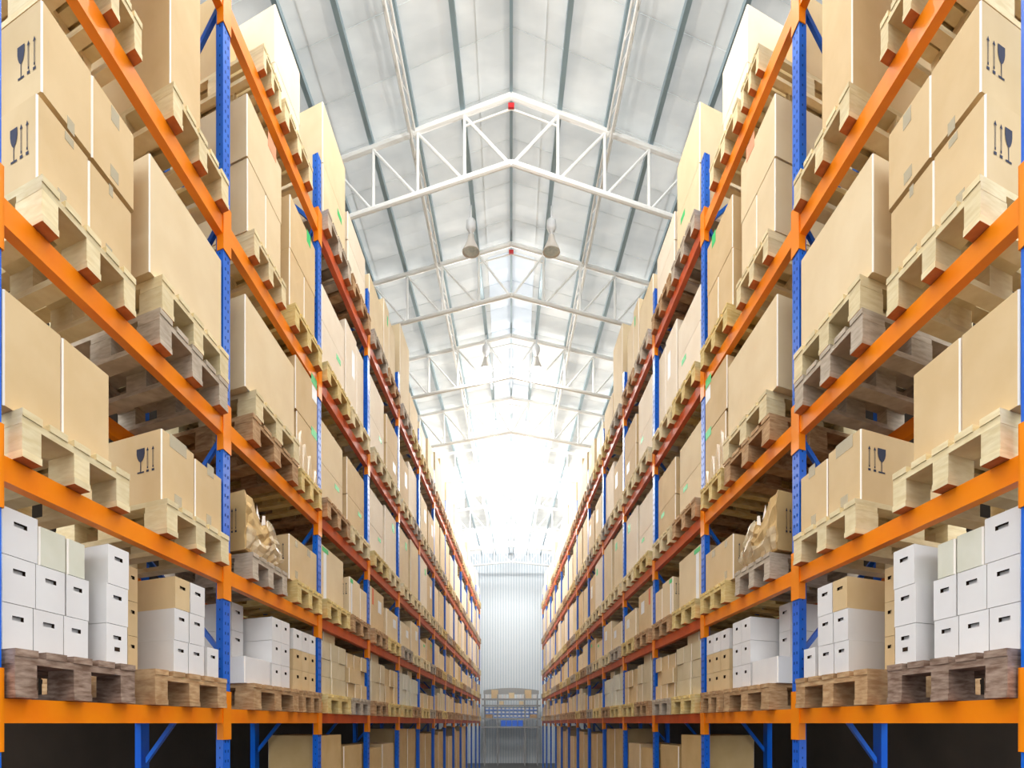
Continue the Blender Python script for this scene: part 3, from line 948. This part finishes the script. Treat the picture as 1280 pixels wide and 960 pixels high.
# ------------------------------------------------------------------ storage shelf at the far end
shelf = link('storage_shelf', None, (0, 22.6, 0))
tag(shelf, 'long grey steel shelf with a curved top rail across the aisle end', 'shelf')
def sh(name, x0, x1, y0, y1, z0, z1, mt, parent=shelf, off=None):
    m = MB(); m.box(x0, x1, y0, y1, z0 + EYE, z1 + EYE)
    return link(name, m.build(name, 1, [mt], True), (0, 0, 0) if off is None else off, parent)
PX = 22.6 / FPX                  # metres per pixel at the shelf
def X(px): return (px - 639) * PX
def Z(py): return (904 - py) * PX
m = MB()
n = 16
for i in range(n):
    a, b = -1.0 + 2 * i / n, -1.0 + 2 * (i + 1) / n
    za, zb_ = Z(859) - 0.09 * a * a, Z(859) - 0.09 * b * b
    vs = [(a, 0.5, Z(867)), (b, 0.5, Z(867)), (b, 0.5, zb_), (a, 0.5, za), (a, 0.56, Z(867)), (b, 0.56, Z(867)), (b, 0.56, zb_), (a, 0.56, za)]
    vs = [(p[0], p[1], p[2] + EYE) for p in vs]
    m.mesh_part(vs, [(0, 1, 2, 3), (7, 6, 5, 4), (3, 2, 6, 7), (0, 4, 5, 1)])
link('top_rail', m.build('top_rail', 1, ['steel_grey'], True), (0, 0, 0), shelf)
for y in (873, 881, 897.5, 908):
    sh('shelf_board', -1.04, 1.04, 0, 0.5, Z(y) - 0.05, Z(y), 'steel_grey')
for px in (605.5, 622, 656, 672):
    for dy in (0.0, 0.46):
        sh('upright', X(px) - 0.018, X(px) + 0.018, dy - 0.04 if dy == 0 else dy, dy + 0.0 if dy == 0 else dy + 0.04, -EYE, Z(868), 'steel_grey')

def far_thing(name, px0, px1, py0, py1, mt, label, cat, group, y=22.62, d=0.35):
    m = MB()
    w, h = (px1 - px0) * PX, (py1 - py0) * PX
    e = 0.012
    pts = [(e, 0), (w - e, 0), (w, e), (w, d - e), (w - e, d), (e, d), (0, d - e), (0, e)]
    m.prism(pts, 0, h, [0] * 10)
    o = link(name, m.build(name, 1, [mt], True), (X(px0), y, Z(py1) + EYE + 0.004))
    tag(o, label, cat, group)
    return o

for q, (a, b, t, mt, lab) in enumerate(((614, 622.5, 862.5, 'kraft', 'tan carton on the far shelf top, left of centre'), (656, 664.5, 862.5, 'kraft', 'tan carton on the far shelf top, right of centre'),
        (636, 643, 866, 'kraft_pale', 'small pinkish tan carton in the middle of the far shelf top'))):
    far_thing('carton', a, b, t, 873, mt, lab, 'carton', 'cartons on the far shelf')
for q, (a, b) in enumerate(((608, 612), (624, 627), (629, 633), (646, 650), (652, 655), (666, 671))):
    far_thing('small_box', a, b, 868.5, 873, 'carton_white', 'small white box on the far shelf top, %s from the left' % ORD[q], 'box', 'small white boxes on the far shelf')
for q, (a, b) in enumerate(((624, 629.5), (649, 654.5))):
    far_thing('carton', a, b, 876.5, 881, 'kraft_pale', 'cream carton on the far shelf second board, %s' % ('left', 'right')[q], 'carton', 'cartons on the far shelf')
for q, (a, b) in enumerate(((607, 615.5), (662.5, 671))):
    far_thing('brown_crate', a, b, 893, 897.5, 'pine_brown', 'low brown crate at the %s end of the far shelf' % ('left', 'right')[q], 'crate', 'brown crates on the far shelf')
bi = MB()
w, d, h = 4.6 * PX, 0.3, 4.3 * PX
bi.box(0, w, 0, d, 0, 0.012); bi.box(0, 0.012, 0, d, 0.012, h); bi.box(w - 0.012, w, 0, d, 0.012, h); bi.box(0, w, d - 0.012, d, 0.012, h); bi.box(0.012, w - 0.012, 0, 0.012, 0.012, h * 0.25)
bin_me = bi.build('storage_bin', 1, ['bin_blue'], True)
ci = MB(); ci.box(0.02, w - 0.02, 0.02, d - 0.02, 0.013, h * 0.8)
con_me = ci.build('bin_contents', 1, ['carton_white'], True)
for r in range(3):
    for q in range(13):
        if r == 0 and (q < 2 or q > 10): continue
        o = link('storage_bin', bin_me, (X(606.6 + q * 5.05), 22.63, Z(897.3) + 0.006 + r * (h + 0.006) + EYE))
        link('bin_contents', con_me, (0, 0, 0), o)['label'] = 'white contents'
        tag(o, 'small blue bin with white contents, %s row, %s from left, far shelf' % (('bottom', 'middle', 'top')[r], ORD[q]), 'bin', 'blue bins on the far shelf')
for q in range(4):
    far_thing('blue_tote', 626 + q * 7.1, 632.4 + q * 7.1, 900.5, 908, 'bin_bright', 'bright blue tote on the lower far shelf board, %s from left' % ORD[q], 'tote', 'blue totes on the far shelf')
